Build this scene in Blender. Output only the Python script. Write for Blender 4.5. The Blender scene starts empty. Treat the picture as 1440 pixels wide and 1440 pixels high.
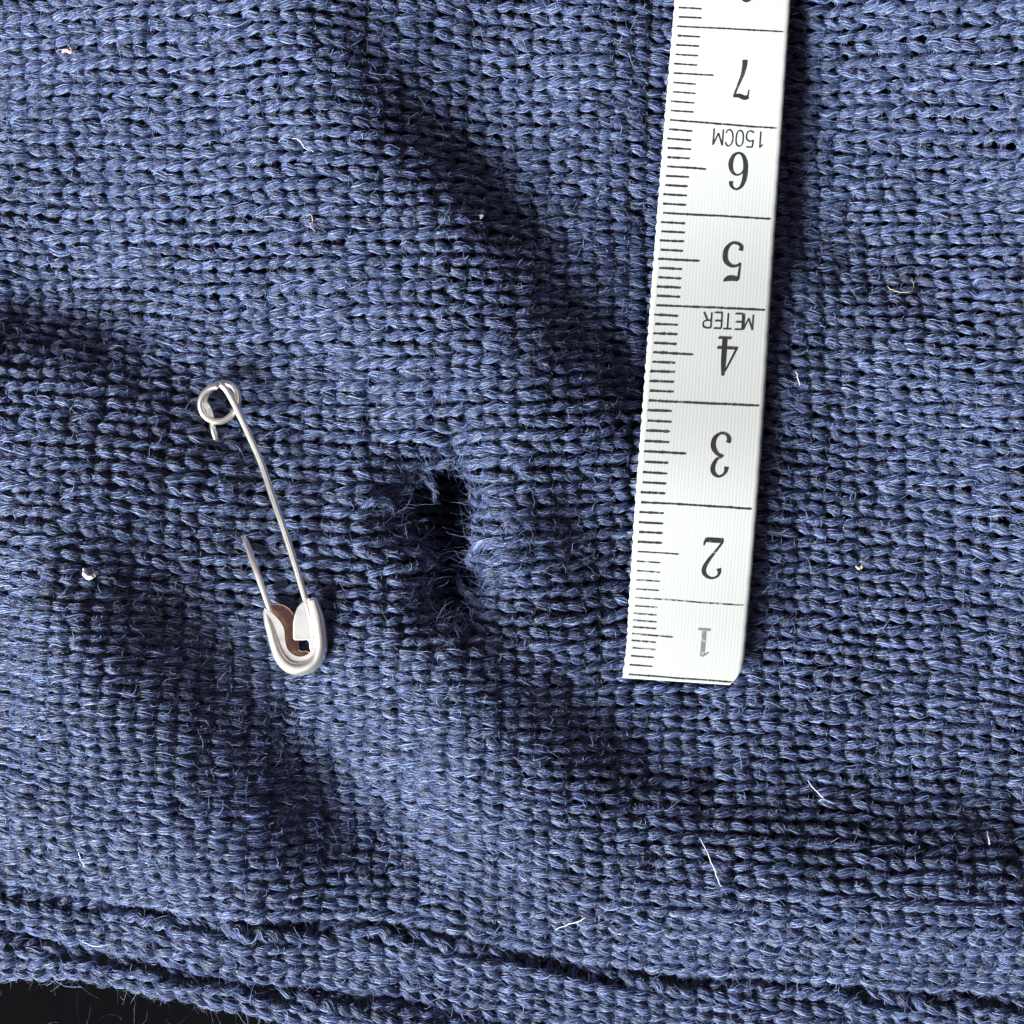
import bpy, math, random
import numpy as np

rng = np.random.default_rng(11)
random.seed(11)
scene = bpy.context.scene
scene.unit_settings.system = 'METRIC'
scene.unit_settings.scale_length = 0.01          # one unit is one centimetre
COL = scene.collection

# ------------------------------------------------------------------ camera, light, exposure
H = 18.0                      # camera height above the cloth (cm)
PPC = 133.0                   # photograph pixels per cm on the cloth
cam_d = bpy.data.cameras.new("camera")
cam = bpy.data.objects.new("camera", cam_d)
COL.objects.link(cam)
cam.location = (0, 0, H)
cam_d.sensor_width = 36.0
cam_d.lens = 36.0 * H / (1440.0 / PPC)
cam_d.clip_start = 0.5
cam_d.clip_end = 400.0
cam_d.dof.use_dof = True
cam_d.dof.focus_distance = H - 0.12
cam_d.dof.aperture_fstop = 16.0
scene.camera = cam

world = bpy.data.worlds.new("World")
scene.world = world
world.use_nodes = True
bg = world.node_tree.nodes["Background"]
bg.inputs[0].default_value = (1.0, 0.52, 0.74, 1)
bg.inputs[1].default_value = 0.09


def area(name, loc, size, energy, color):
    d = bpy.data.lights.new(name, 'AREA')
    d.shape = 'RECTANGLE'
    d.size, d.size_y = size
    d.energy = energy
    d.color = color
    o = bpy.data.objects.new(name, d)
    COL.objects.link(o)
    o.location = loc
    from mathutils import Vector
    o.rotation_euler = (-Vector(loc)).to_track_quat('-Z', 'Y').to_euler()
    return o


# a window low on the lower left side, and an added overhead fill that brightens the metal
LAZ = math.atan2(-0.66, -0.75)
LEL = math.radians(31)
LD = 110.0
area("window_light", (LD * math.cos(LEL) * math.cos(LAZ), LD * math.cos(LEL) * math.sin(LAZ), LD * math.sin(LEL)),
     (50, 40), 600000, (0.93, 0.98, 1.0))
area("overhead_fill", (25, 70, 160), (120, 90), 34000, (1.0, 0.97, 0.93))

scene.view_settings.view_transform = 'Standard'
scene.view_settings.look = 'None'
scene.view_settings.exposure = 0.0
scene.view_settings.gamma = 1.0


# ------------------------------------------------------------------ helpers
def w3(px, py, z=0.0):
    """the place on height z that lies behind a pixel of the photograph"""
    k = (H - z) / H / PPC
    return np.array([(px - 720.0) * k, (720.0 - py) * k, z])


def mesh_np(name, V, F, mat, parent=None, smooth=True, uv=None):
    """V (n,3), F (m,4) or (m,3) -> one linked mesh object"""
    V = np.asarray(V, dtype=np.float32)
    F = np.asarray(F, dtype=np.int32)
    me = bpy.data.meshes.new(name)
    n = F.shape[1]
    me.vertices.add(len(V))
    me.vertices.foreach_set("co", V.ravel())
    me.loops.add(F.size)
    me.loops.foreach_set("vertex_index", F.ravel())
    me.polygons.add(len(F))
    me.polygons.foreach_set("loop_start", np.arange(0, F.size, n, dtype=np.int32))
    me.polygons.foreach_set("loop_total", np.full(len(F), n, dtype=np.int32))
    if smooth:
        me.polygons.foreach_set("use_smooth", np.ones(len(F), dtype=bool))
    if uv is not None:
        ul = me.uv_layers.new(name="UVMap")
        ul.data.foreach_set("uv", np.asarray(uv, dtype=np.float32)[F.ravel()].ravel())
    me.update()
    me.validate()
    me.materials.append(mat)
    o = bpy.data.objects.new(name, me)
    COL.objects.link(o)
    if parent is not None:
        o.parent = parent
    return o


def mesh_py(name, V, F, mat, parent=None, smooth=False, bevel=0.0):
    me = bpy.data.meshes.new(name)
    me.from_pydata([tuple(map(float, v)) for v in V], [], [tuple(map(int, f)) for f in F])
    me.materials.append(mat)
    for p in me.polygons:
        p.use_smooth = smooth
    me.update()
    o = bpy.data.objects.new(name, me)
    COL.objects.link(o)
    if parent is not None:
        o.parent = parent
    if bevel:
        m = o.modifiers.new("bevel", 'BEVEL')
        m.width = bevel
        m.segments = 3
        m.limit_method = 'ANGLE'
        m.angle_limit = math.radians(40)
    return o


def empty(name, label, cat, loc=(0, 0, 0)):
    o = bpy.data.objects.new(name, None)
    COL.objects.link(o)
    o.location = loc
    o.empty_display_size = 0.2
    o['label'] = label
    o['category'] = cat
    return o


def catmull(P, n):
    P = np.asarray(P, dtype=float)
    m = len(P)
    t = np.linspace(0, m - 1, n)
    i = np.clip(t.astype(int), 0, m - 2)
    f = (t - i)[:, None]
    g = lambda k: P[np.clip(k, 0, m - 1)]
    p0, p1, p2, p3 = g(i - 1), g(i), g(i + 1), g(i + 2)
    return 0.5 * (2 * p1 + (p2 - p0) * f + (2 * p0 - 5 * p1 + 4 * p2 - p3) * f * f + (3 * p1 - p0 - 3 * p2 + p3) * f ** 3)


def tube(pts, rad, sides=10, up=(0, 0, 1), flat=1.0):
    """swept tube along one path: returns V, F (quads) with closed ends"""
    P = np.asarray(pts, dtype=float)
    n = len(P)
    R = np.broadcast_to(np.asarray(rad, dtype=float), (n,))
    T = np.gradient(P, axis=0)
    T /= np.linalg.norm(T, axis=1)[:, None] + 1e-12
    ref = np.array(up, dtype=float)
    a0 = np.cross(T[0], ref)
    if np.linalg.norm(a0) < 1e-3:
        a0 = np.cross(T[0], (1, 0, 0))
    A = np.zeros_like(P)
    a = a0 / np.linalg.norm(a0)
    for k in range(n):
        a = a - T[k] * a.dot(T[k])
        a /= np.linalg.norm(a)
        A[k] = a
    B = np.cross(A, T)
    th = np.linspace(0, 2 * math.pi, sides, endpoint=False)
    V = P[:, None] + R[:, None, None] * (np.cos(th)[None, :, None] * A[:, None] + flat * np.sin(th)[None, :, None] * B[:, None])
    V = V.reshape(-1, 3)
    F = []
    for k in range(n - 1):
        for s in range(sides):
            s2 = (s + 1) % sides
            F.append((k * sides + s, k * sides + s2, (k + 1) * sides + s2, (k + 1) * sides + s))
    V = np.vstack([V, P[0] - T[0] * R[0] * 0.5, P[-1] + T[-1] * R[-1] * 0.5])
    c0, c1 = len(V) - 2, len(V) - 1
    for s in range(sides):
        s2 = (s + 1) % sides
        F.append((c0, s2, s))
        F.append((c1, (n - 1) * sides + s, (n - 1) * sides + s2))
    return V, F


def smoothstep(a, b, x):
    t = np.clip((x - a) / (b - a), 0, 1)
    return t * t * (3 - 2 * t)


def noise2(x, y, seed, scale):
    """smooth value noise made of a few sines"""
    r = np.random.default_rng(seed)
    out = 0
    for _ in range(7):
        kx, ky = r.normal(0, 1.0 / scale, 2)
        out = out + np.sin(kx * x + ky * y + r.uniform(0, 6.28))
    return out / 2.6


# ------------------------------------------------------------------ materials
def new_mat(name):
    m = bpy.data.materials.new(name)
    m.use_nodes = True
    nt = m.node_tree
    return m, nt, nt.nodes["Principled BSDF"]


def wool(name, base, var, rough=0.75, sheen=0.25, spec=0.35, hair=False):
    m, nt, b = new_mat(name)
    N, L = nt.nodes, nt.links
    geo = N.new("ShaderNodeNewGeometry")
    nz = N.new("ShaderNodeTexNoise")
    nz.inputs["Scale"].default_value = 9.0
    nz.inputs["Detail"].default_value = 4.0
    L.new(geo.outputs["Position"], nz.inputs["Vector"])
    ramp = N.new("ShaderNodeMapRange")
    ramp.inputs[1].default_value, ramp.inputs[2].default_value = 0.3, 0.7
    ramp.inputs[3].default_value, ramp.inputs[4].default_value = 1 - var, 1 + var
    L.new(nz.outputs[0], ramp.inputs[0])
    last = ramp.outputs[0]
    if hair:
        hi = N.new("ShaderNodeHairInfo")
        mr = N.new("ShaderNodeMapRange")
        mr.inputs[3].default_value, mr.inputs[4].default_value = 0.25, 3.0
        pw = N.new("ShaderNodeMath")
        pw.operation = 'POWER'
        pw.inputs[1].default_value = 2.6
        L.new(hi.outputs["Random"], pw.inputs[0])
        L.new(pw.outputs[0], mr.inputs[0])
        mm = N.new("ShaderNodeMath")
        mm.operation = 'MULTIPLY'
        L.new(last, mm.inputs[0])
        L.new(mr.outputs[0], mm.inputs[1])
        last = mm.outputs[0]
    mul = N.new("ShaderNodeVectorMath")
    mul.operation = 'SCALE'
    mul.inputs[0].default_value = base
    L.new(last, mul.inputs["Scale"])
    if hair:
        p6 = N.new("ShaderNodeMath")
        p6.operation = 'POWER'
        p6.inputs[1].default_value = 8.0
        L.new(hi.outputs["Random"], p6.inputs[0])
        fm = N.new("ShaderNodeMix")
        fm.data_type = 'RGBA'
        L.new(p6.outputs[0], fm.inputs[0])
        L.new(mul.outputs[0], fm.inputs[6])
        fm.inputs[7].default_value = (0.27, 0.35, 0.56, 1)  # pale glints of the wool painted into the colour of random fibres
        L.new(fm.outputs[2], b.inputs["Base Color"])
    else:
        L.new(mul.outputs[0], b.inputs["Base Color"])
    b.inputs["Roughness"].default_value = rough
    b.inputs["Specular IOR Level"].default_value = spec
    b.inputs["Sheen Weight"].default_value = sheen
    b.inputs["Sheen Roughness"].default_value = 0.4
    b.inputs["Sheen Tint"].default_value = (0.55, 0.65, 1.0, 1)
    if not hair:
        n2 = N.new("ShaderNodeTexNoise")
        n2.inputs["Scale"].default_value = 60.0
        n2.inputs["Detail"].default_value = 3.0
        L.new(geo.outputs["Position"], n2.inputs["Vector"])
        bump = N.new("ShaderNodeBump")
        bump.inputs["Strength"].default_value = 0.6
        bump.inputs["Distance"].default_value = 0.01
        L.new(n2.outputs[0], bump.inputs["Height"])
        L.new(bump.outputs[0], b.inputs["Normal"])
    return m


NAVY = (0.038, 0.055, 0.132)
M_YARN = wool("navy_wool_yarn", NAVY, 0.25)
M_FIB = wool("navy_wool_fibre", (NAVY[0] * 1.3, NAVY[1] * 1.3, NAVY[2] * 1.25), 0.2, rough=0.40, sheen=0.0, spec=0.7, hair=True)
M_FUZZ = wool("loose_wool_fuzz", (0.15, 0.185, 0.30), 0.3, rough=0.4, sheen=0.0, spec=0.7, hair=True)
M_DARK = wool("black_cloth", (0.0010, 0.0009, 0.0012), 0.3, rough=0.95, sheen=0.0, spec=0.05)


def metal(name, col, rough, metallic=0.92, grime_or_reflection=(0.3, 0.22, 0.15), amount=0.25, scale=9.0):
    m, nt, b = new_mat(name)
    N, L = nt.nodes, nt.links
    tc = N.new("ShaderNodeNewGeometry")
    nz = N.new("ShaderNodeTexNoise")
    nz.inputs["Scale"].default_value = scale
    nz.inputs["Detail"].default_value = 6.0
    L.new(tc.outputs["Position"], nz.inputs["Vector"])
    mr = N.new("ShaderNodeMapRange")
    mr.inputs[1].default_value, mr.inputs[2].default_value = 0.52, 0.75
    mr.inputs[3].default_value, mr.inputs[4].default_value = 0.0, amount
    L.new(nz.outputs[0], mr.inputs[0])
    mix = N.new("ShaderNodeMix")
    mix.data_type = 'RGBA'
    mix.inputs[6].default_value = (*col, 1)
    mix.inputs[7].default_value = (*grime_or_reflection, 1)
    L.new(mr.outputs[0], mix.inputs[0])
    L.new(mix.outputs[2], b.inputs["Base Color"])
    b.inputs["Metallic"].default_value = metallic
    r2 = N.new("ShaderNodeMapRange")
    r2.inputs[3].default_value, r2.inputs[4].default_value = rough - 0.06, rough + 0.12
    L.new(nz.outputs[0], r2.inputs[0])
    L.new(r2.outputs[0], b.inputs["Roughness"])
    bump = N.new("ShaderNodeBump")
    bump.inputs["Strength"].default_value = 0.15
    bump.inputs["Distance"].default_value = 0.01
    L.new(nz.outputs[0], bump.inputs["Height"])
    L.new(bump.outputs[0], b.inputs["Normal"])
    return m


M_STEEL = metal("nickel_plated_steel", (0.95, 0.92, 0.83), 0.27)
M_CAP = metal("satin_nickel_cap", (0.95, 0.93, 0.87), 0.34, grime_or_reflection=(0.45, 0.36, 0.26), amount=0.35)
M_CAP_INNER = metal("copper_reflection_sheet", (0.86, 0.60, 0.46), 0.24, grime_or_reflection=(0.30, 0.16, 0.09), amount=0.9, scale=7)  # brown reflections inside the nickel cap, painted as base colour and mottling


def tape_mat():
    m, nt, b = new_mat("woven_white_tape")
    N, L = nt.nodes, nt.links
    uv = N.new("ShaderNodeUVMap")
    mp = N.new("ShaderNodeMapping")
    mp.inputs["Scale"].default_value = (26.0, 0.30, 1.0)
    L.new(uv.outputs[0], mp.inputs["Vector"])
    nz = N.new("ShaderNodeTexNoise")
    nz.inputs["Scale"].default_value = 1.0
    nz.inputs["Detail"].default_value = 3.0
    L.new(mp.outputs[0], nz.inputs["Vector"])
    mp2 = N.new("ShaderNodeMapping")
    mp2.inputs["Scale"].default_value = (2.0, 0.6, 1.0)
    L.new(uv.outputs[0], mp2.inputs["Vector"])
    nl = N.new("ShaderNodeTexNoise")
    nl.inputs["Scale"].default_value = 1.0
    L.new(mp2.outputs[0], nl.inputs["Vector"])
    mp3 = N.new("ShaderNodeMapping")
    mp3.inputs["Scale"].default_value = (1.0, 0.02, 1.0)
    L.new(uv.outputs[0], mp3.inputs["Vector"])
    wv = N.new("ShaderNodeTexWave")
    wv.inputs["Scale"].default_value = 11.0
    wv.inputs["Distortion"].default_value = 1.2
    wv.inputs["Detail"].default_value = 2.0
    wv.inputs["Detail Scale"].default_value = 3.0
    L.new(mp3.outputs[0], wv.inputs["Vector"])
    mp4 = N.new("ShaderNodeMapping")
    mp4.inputs["Scale"].default_value = (60.0, 45.0, 1.0)
    L.new(uv.outputs[0], mp4.inputs["Vector"])
    nw2 = N.new("ShaderNodeTexNoise")
    nw2.inputs["Scale"].default_value = 1.0
    L.new(mp4.outputs[0], nw2.inputs["Vector"])
    mx = N.new("ShaderNodeMath")
    mx.operation = 'MULTIPLY_ADD'
    mx.inputs[1].default_value = 0.55
    L.new(wv.outputs["Fac"], mx.inputs[0])
    md = N.new("ShaderNodeMath")
    md.operation = 'MULTIPLY_ADD'
    md.inputs[1].default_value = 0.5
    L.new(nw2.outputs[0], md.inputs[0])
    mh = N.new("ShaderNodeMath")
    mh.operation = 'MULTIPLY'
    mh.inputs[1].default_value = 0.3
    L.new(nz.outputs[0], mh.inputs[0])
    L.new(mh.outputs[0], md.inputs[2])
    L.new(md.outputs[0], mx.inputs[2])
    mix = N.new("ShaderNodeMix")
    mix.data_type = 'RGBA'
    mix.inputs[6].default_value = (0.385, 0.378, 0.365, 1)
    mix.inputs[7].default_value = (0.425, 0.434, 0.420, 1)
    L.new(mx.outputs[0], mix.inputs[0])
    mix2 = N.new("ShaderNodeMix")
    mix2.data_type = 'RGBA'
    mix2.blend_type = 'MULTIPLY'
    mix2.inputs[0].default_value = 1.0
    cr = N.new("ShaderNodeMix")
    cr.data_type = 'RGBA'
    cr.inputs[6].default_value = (0.98, 0.95, 0.94, 1)
    cr.inputs[7].default_value = (0.95, 1.0, 0.97, 1)
    L.new(nl.outputs[0], cr.inputs[0])
    L.new(mix.outputs[2], mix2.inputs[6])
    L.new(cr.outputs[2], mix2.inputs[7])
    L.new(mix2.outputs[2], b.inputs["Base Color"])
    b.inputs["Roughness"].default_value = 0.85
    b.inputs["Specular IOR Level"].default_value = 0.15
    bump = N.new("ShaderNodeBump")
    bump.inputs["Strength"].default_value = 0.22
    bump.inputs["Distance"].default_value = 0.005
    L.new(mx.outputs[0], bump.inputs["Height"])
    L.new(bump.outputs[0], b.inputs["Normal"])
    return m


def ink_mat(name, worn, ink=(0.012, 0.012, 0.014)):
    m, nt, b = new_mat(name)
    N, L = nt.nodes, nt.links
    geo = N.new("ShaderNodeNewGeometry")
    nz = N.new("ShaderNodeTexNoise")
    nz.inputs["Scale"].default_value = 22.0
    nz.inputs["Detail"].default_value = 5.0
    L.new(geo.outputs["Position"], nz.inputs["Vector"])
    mr = N.new("ShaderNodeMapRange")
    mr.inputs[1].default_value, mr.inputs[2].default_value = 0.62 - 0.3 * worn, 0.78 - 0.2 * worn
    mr.inputs[4].default_value = 0.25 + 0.6 * worn
    L.new(nz.outputs[0], mr.inputs[0])
    mix = N.new("ShaderNodeMix")
    mix.data_type = 'RGBA'
    mix.inputs[6].default_value = (*ink, 1)
    mix.inputs[7].default_value = (0.62, 0.65, 0.62, 1)
    L.new(mr.outputs[0], mix.inputs[0])
    L.new(mix.outputs[2], b.inputs["Base Color"])
    b.inputs["Roughness"].default_value = 0.5
    return m


M_TAPE = tape_mat()
M_INK = ink_mat("black_print", 0.0)
M_WORN = ink_mat("worn_print", 0.45)
M_FADED = ink_mat("faded_print", 0.25, (0.13, 0.14, 0.135))


def plain(name, col, rough=0.6):
    m, nt, b = new_mat(name)
    N, L = nt.nodes, nt.links
    geo = N.new("ShaderNodeNewGeometry")
    nz = N.new("ShaderNodeTexNoise")
    nz.inputs["Scale"].default_value = 20.0
    L.new(geo.outputs["Position"], nz.inputs["Vector"])
    mul = N.new("ShaderNodeVectorMath")
    mul.operation = 'SCALE'
    mul.inputs[0].default_value = col
    mr = N.new("ShaderNodeMapRange")
    mr.inputs[3].default_value, mr.inputs[4].default_value = 0.7, 1.2
    L.new(nz.outputs[0], mr.inputs[0])
    L.new(mr.outputs[0], mul.inputs["Scale"])
    L.new(mul.outputs[0], b.inputs["Base Color"])
    b.inputs["Roughness"].default_value = rough
    return m


# ------------------------------------------------------------------ the lie of the cloth
def XY(px, py):
    return (px - 720.0) / PPC, (720.0 - py) / PPC


def curve_y(pts):
    p = np.array([XY(*q) for q in pts])

    def f(x):
        x = np.asarray(x, dtype=float)
        y = np.interp(x, p[:, 0], p[:, 1])
        s0 = (p[1, 1] - p[0, 1]) / (p[1, 0] - p[0, 0])
        s1 = (p[-1, 1] - p[-2, 1]) / (p[-1, 0] - p[-2, 0])
        y = np.where(x < p[0, 0], p[0, 1] + s0 * (x - p[0, 0]), y)
        return np.where(x > p[-1, 0], p[-1, 1] + s1 * (x - p[-1, 0]), y)
    return f


crease1 = curve_y([(-80, 1222), (0, 1236), (65, 1247), (125, 1257), (250, 1272), (350, 1284), (450, 1288), (525, 1293), (625, 1305),
                   (675, 1320), (720, 1332), (770, 1345), (845, 1360), (970, 1370), (1070, 1375), (1170, 1382), (1270, 1391), (1440, 1397), (1540, 1404)])
crease2 = curve_y([(-80, 1288), (0, 1300), (35, 1308), (100, 1320), (200, 1340), (300, 1360), (375, 1377), (450, 1385), (525, 1394),
                   (625, 1420), (720, 1440), (900, 1475), (1440, 1560)])
crease3 = curve_y([(-80, 1380), (0, 1378), (75, 1377), (125, 1382), (200, 1395), (275, 1411), (350, 1427), (400, 1440), (600, 1490), (1440, 1660)])

# slopes of the cloth towards (+) and away from (-) the window, as capsules in photograph pixels
SLOPES = [
    ([(470, 60), (560, 160), (640, 250), (720, 340), (800, 460), (870, 580)], 58, -0.85),
    ([(560, 180), (690, 330)], 42, -0.35),
    ([(-40, 450), (100, 490), (220, 560), (330, 640)], 50, -0.75),
    ([(-40, 480), (90, 500)], 55, -0.35),
    ([(150, 830), (260, 930), (380, 1050), (450, 1180)], 85, -0.95),
    ([(670, 870), (720, 980), (860, 1080)], 50, -0.75),
    ([(900, 1100), (1000, 1130), (1180, 1170), (1460, 1190)], 62, -0.46),
    ([(1130, 1170), (1440, 1200)], 60, -0.25),
    ([(1110, 345), (1300, 430)], 45, -0.55),
    ([(1125, 450), (1100, 850)], 35, -0.45),
    ([(890, -20), (880, 560)], 38, -0.35),
    ([(700, 690), (830, 840)], 50, -0.45),
    ([(0, 0), (350, 100)], 150, 0.35),
    ([(0, 300), (250, 350)], 100, 0.35),
    ([(420, 420), (560, 560)], 60, 0.25),
    ([(30, 800), (60, 1000)], 70, 0.5),
    ([(-20, 1150), (250, 1230)], 60, 0.5),
    ([(480, 1020), (640, 1140)], 75, 0.6),
    ([(1200, 20), (1440, 180)], 120, 0.4),
    ([(1350, 600), (1440, 800)], 80, 0.3),
    ([(750, 1290), (1440, 1330)], 40, 0.5),
    ([(740, 60), (880, 200)], 70, 0.2),
    ([(545, 650), (590, 830)], 40, -0.5),
    ([(770, 480), (840, 850)], 65, -0.32),
    ([(130, 620), (330, 720)], 55, -0.30),
    ([(480, 700), (520, 860)], 45, -0.2),
    ([(665, 690), (668, 830)], 30, 0.15),
]
GN = 256
GS = 24.0 / GN
gx = (np.arange(GN) - GN / 2) * GS
GX, GY = np.meshgrid(gx, gx, indexing='xy')
G = np.zeros((GN, GN))
for pts, wd, amp in SLOPES:
    best = np.full((GN, GN), 1e9)
    Q = [np.array(XY(*p)) for p in pts]
    for p, q in zip(Q[:-1], Q[1:]):
        d = q - p
        t = np.clip(((GX - p[0]) * d[0] + (GY - p[1]) * d[1]) / d.dot(d), 0, 1)
        best = np.minimum(best, np.hypot(GX - p[0] - t * d[0], GY - p[1] - t * d[1]))
    G += (amp if amp < 0 else 2.1 * amp) * np.exp(-(best / (wd * 1.05 / PPC)) ** 2)
kf = np.fft.fftfreq(GN, GS) * 2 * math.pi
KX, KY = np.meshgrid(kf, kf, indexing='xy')
lx, ly = math.cos(LAZ), math.sin(LAZ)
S_ = 1j * (KX * lx + KY * ly)
KTILT = 0.80
HF = np.fft.fft2(-KTILT * G) * np.conj(S_) / (np.abs(S_) ** 2 + 0.002 * (KX ** 2 + KY ** 2) ** 2 + 0.06 * (KX ** 2 + KY ** 2) + 0.02)
HG = np.real(np.fft.ifft2(HF))
HG -= HG[GN // 2 - 40:GN // 2 + 40, GN // 2 - 40:GN // 2 + 40].mean()

HOLE = np.array([XY(*p) for p in [(637, 632), (643, 655), (652, 668), (659, 700), (661, 735), (656, 775), (668, 815), (654, 858), (616, 856), (607, 826),
                                  (618, 797), (608, 772), (592, 752), (572, 738), (566, 712), (584, 684), (608, 662), (630, 654)]])
HOLE_C = HOLE.mean(axis=0)
HOLE = HOLE_C + (HOLE - HOLE_C) * np.array([1.10, 1.04])


def hole_sd(x, y):
    """signed distance to the hole outline: negative inside"""
    x = np.asarray(x, dtype=float)
    y = np.asarray(y, dtype=float)
    d = np.full(x.shape, 1e9)
    ins = np.zeros(x.shape, dtype=bool)
    n = len(HOLE)
    for i in range(n):
        p, q = HOLE[i], HOLE[(i + 1) % n]
        e = q - p
        t = np.clip(((x - p[0]) * e[0] + (y - p[1]) * e[1]) / e.dot(e), 0, 1)
        d = np.minimum(d, np.hypot(x - p[0] - t * e[0], y - p[1] - t * e[1]))
        c = ((p[1] > y) != (q[1] > y)) & (x < (q[0] - p[0]) * (y - p[1]) / (q[1] - p[1] + 1e-12) + p[0])
        ins ^= c
    return np.where(ins, -d, d)


def height(x, y):
    x = np.asarray(x, dtype=float)
    y = np.asarray(y, dtype=float)
    fx = np.clip(x / GS + GN / 2, 0, GN - 1.001)
    fy = np.clip(y / GS + GN / 2, 0, GN - 1.001)
    i, j = fx.astype(int), fy.astype(int)
    u, v = fx - i, fy - j
    h = (HG[j, i] * (1 - u) + HG[j, i + 1] * u) * (1 - v) + (HG[j + 1, i] * (1 - u) + HG[j + 1, i + 1] * u) * v
    r = np.hypot(x - HOLE_C[0], y - HOLE_C[1])
    near = np.where(r < 2.2, hole_sd(x, y), 9.0)
    h = h - 0.26 * np.exp(-(np.maximum(near, 0) / 0.26) ** 2) * (r < 2.2)
    bx, by = XY(712, 768)
    h = h + 0.07 * np.exp(-((x - bx) / 0.36) ** 2 - ((y - by) / 0.30) ** 2)
    for qx, qy in ((304, 622), (342, 755)):                      # dimples where the pin goes in and comes out
        ax, ay = XY(qx, qy)
        h = h - 0.07 * np.exp(-((x - ax) ** 2 + (y - ay) ** 2) / 0.10 ** 2)
    ax, ay = XY(323, 690)
    h = h + 0.05 * np.exp(-((x - ax) / 0.16) ** 2 - ((y - ay) / 0.32) ** 2)
    return h + 0.012 * noise2(x, y, 5, 0.28)


def roll(d, R, thmax=1.57):
    """cloth that turns down over an edge at d=0: returns (advance, drop)"""
    th = np.clip((R - d) / R, 0, thmax)
    return np.where(d < R, R - R * np.sin(th), d), np.where(d < R, R * (1 - np.cos(th)), 0.0)


def warp(x, v):
    top = -(0.022 * x + 0.0042 * x * np.abs(x)) + 0.05 * np.sin(x * 0.8 + 0.5 * v) + 0.03 * noise2(x, v, 3, 0.9)
    bot = crease1(x) + 4.55
    w = smoothstep(-0.6, -4.3, v)
    return top * (1 - w) + bot * w


def surf_front(x, v):
    x = x + 0.02 * noise2(x, v, 8, 0.5)
    low = np.minimum(v + 1.2, 0.0)                # the knit is drawn tighter towards the hem
    v = v - low * 0.17 - np.maximum(v - 1.2, 0.0) * 0.09
    y = v + warp(x, v)
    c = crease1(x)
    d = y - c
    adv, drop = roll(d, 0.15)
    yy = c + adv
    return np.stack([x, yy, height(x, yy) - drop], axis=-1), d > -0.09


def hump(t, c, w):
    return np.exp(-((t - c) / w) ** 2)


def surf_fold(x, v):
    c, top = crease2(x) * (1 + 0.26 / H), crease1(x)
    d = 0.84 * v + 0.04 * noise2(x, v, 13, 0.8)
    adv, drop = roll(d, 0.12)
    g = np.maximum(top - c, 0.3)
    y = c + adv
    z = height(x, y) - 0.46 + 0.40 * smoothstep(0.0, 0.20, g - d) - 0.30 * np.maximum(g - d - 0.2, 0) - drop
    return np.stack([x, y, z], axis=-1), (d > -0.07) & (d < g + 0.7)


def surf_edge(x, v):
    c, top = crease3(x) * (1 + 0.22 / H), crease2(x) * (1 + 0.26 / H)
    d = 0.84 * v + 0.04 * noise2(x, v, 17, 0.8)
    adv, drop = roll(d, 0.20)
    g = np.maximum(top - c, 0.3)
    y = c + adv
    z = height(x, y) - 0.70 + 0.46 * smoothstep(0.0, 0.20, g - d) - 0.30 * np.maximum(g - d - 0.2, 0) - drop
    return np.stack([x, y, z], axis=-1), (d > -0.12) & (d < g + 0.6)


def surf_back(x, v):
    return np.stack([x, v, -1.95 + 0.06 * noise2(x, v, 23, 0.9)], axis=-1), np.ones(np.shape(x), dtype=bool)


# outline of the tape: pixel of the ticked and the plain edge at each centimetre
KS = np.array([-0.04, 0.0, 1.0, 2.0, 3.0, 4.0, 5.0, 6.0, 7.0, 8.0, 9.0])
LX = np.array([874.5, 875.5, 884.5, 893, 904, 914, 924, 934.5, 945.5, 956.5, 967.5])
LY = np.array([954, 948, 840, 706, 563, 429, 299, 168, 36.5, -95, -226])
RX = np.array([1040, 1041, 1053, 1064.5, 1075, 1083, 1091, 1099.5, 1108.5, 1118, 1127])
RY = np.array([965, 959.5, 852.5, 715.5, 571, 437, 308.5, 180.5, 45.5, -86, -218])

# ------------------------------------------------------------------ knitting
A_C, B_W = 0.174, 0.272        # course and wale pitch, cm
K = 20                         # samples per stitch
YR = 0.0435


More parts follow.
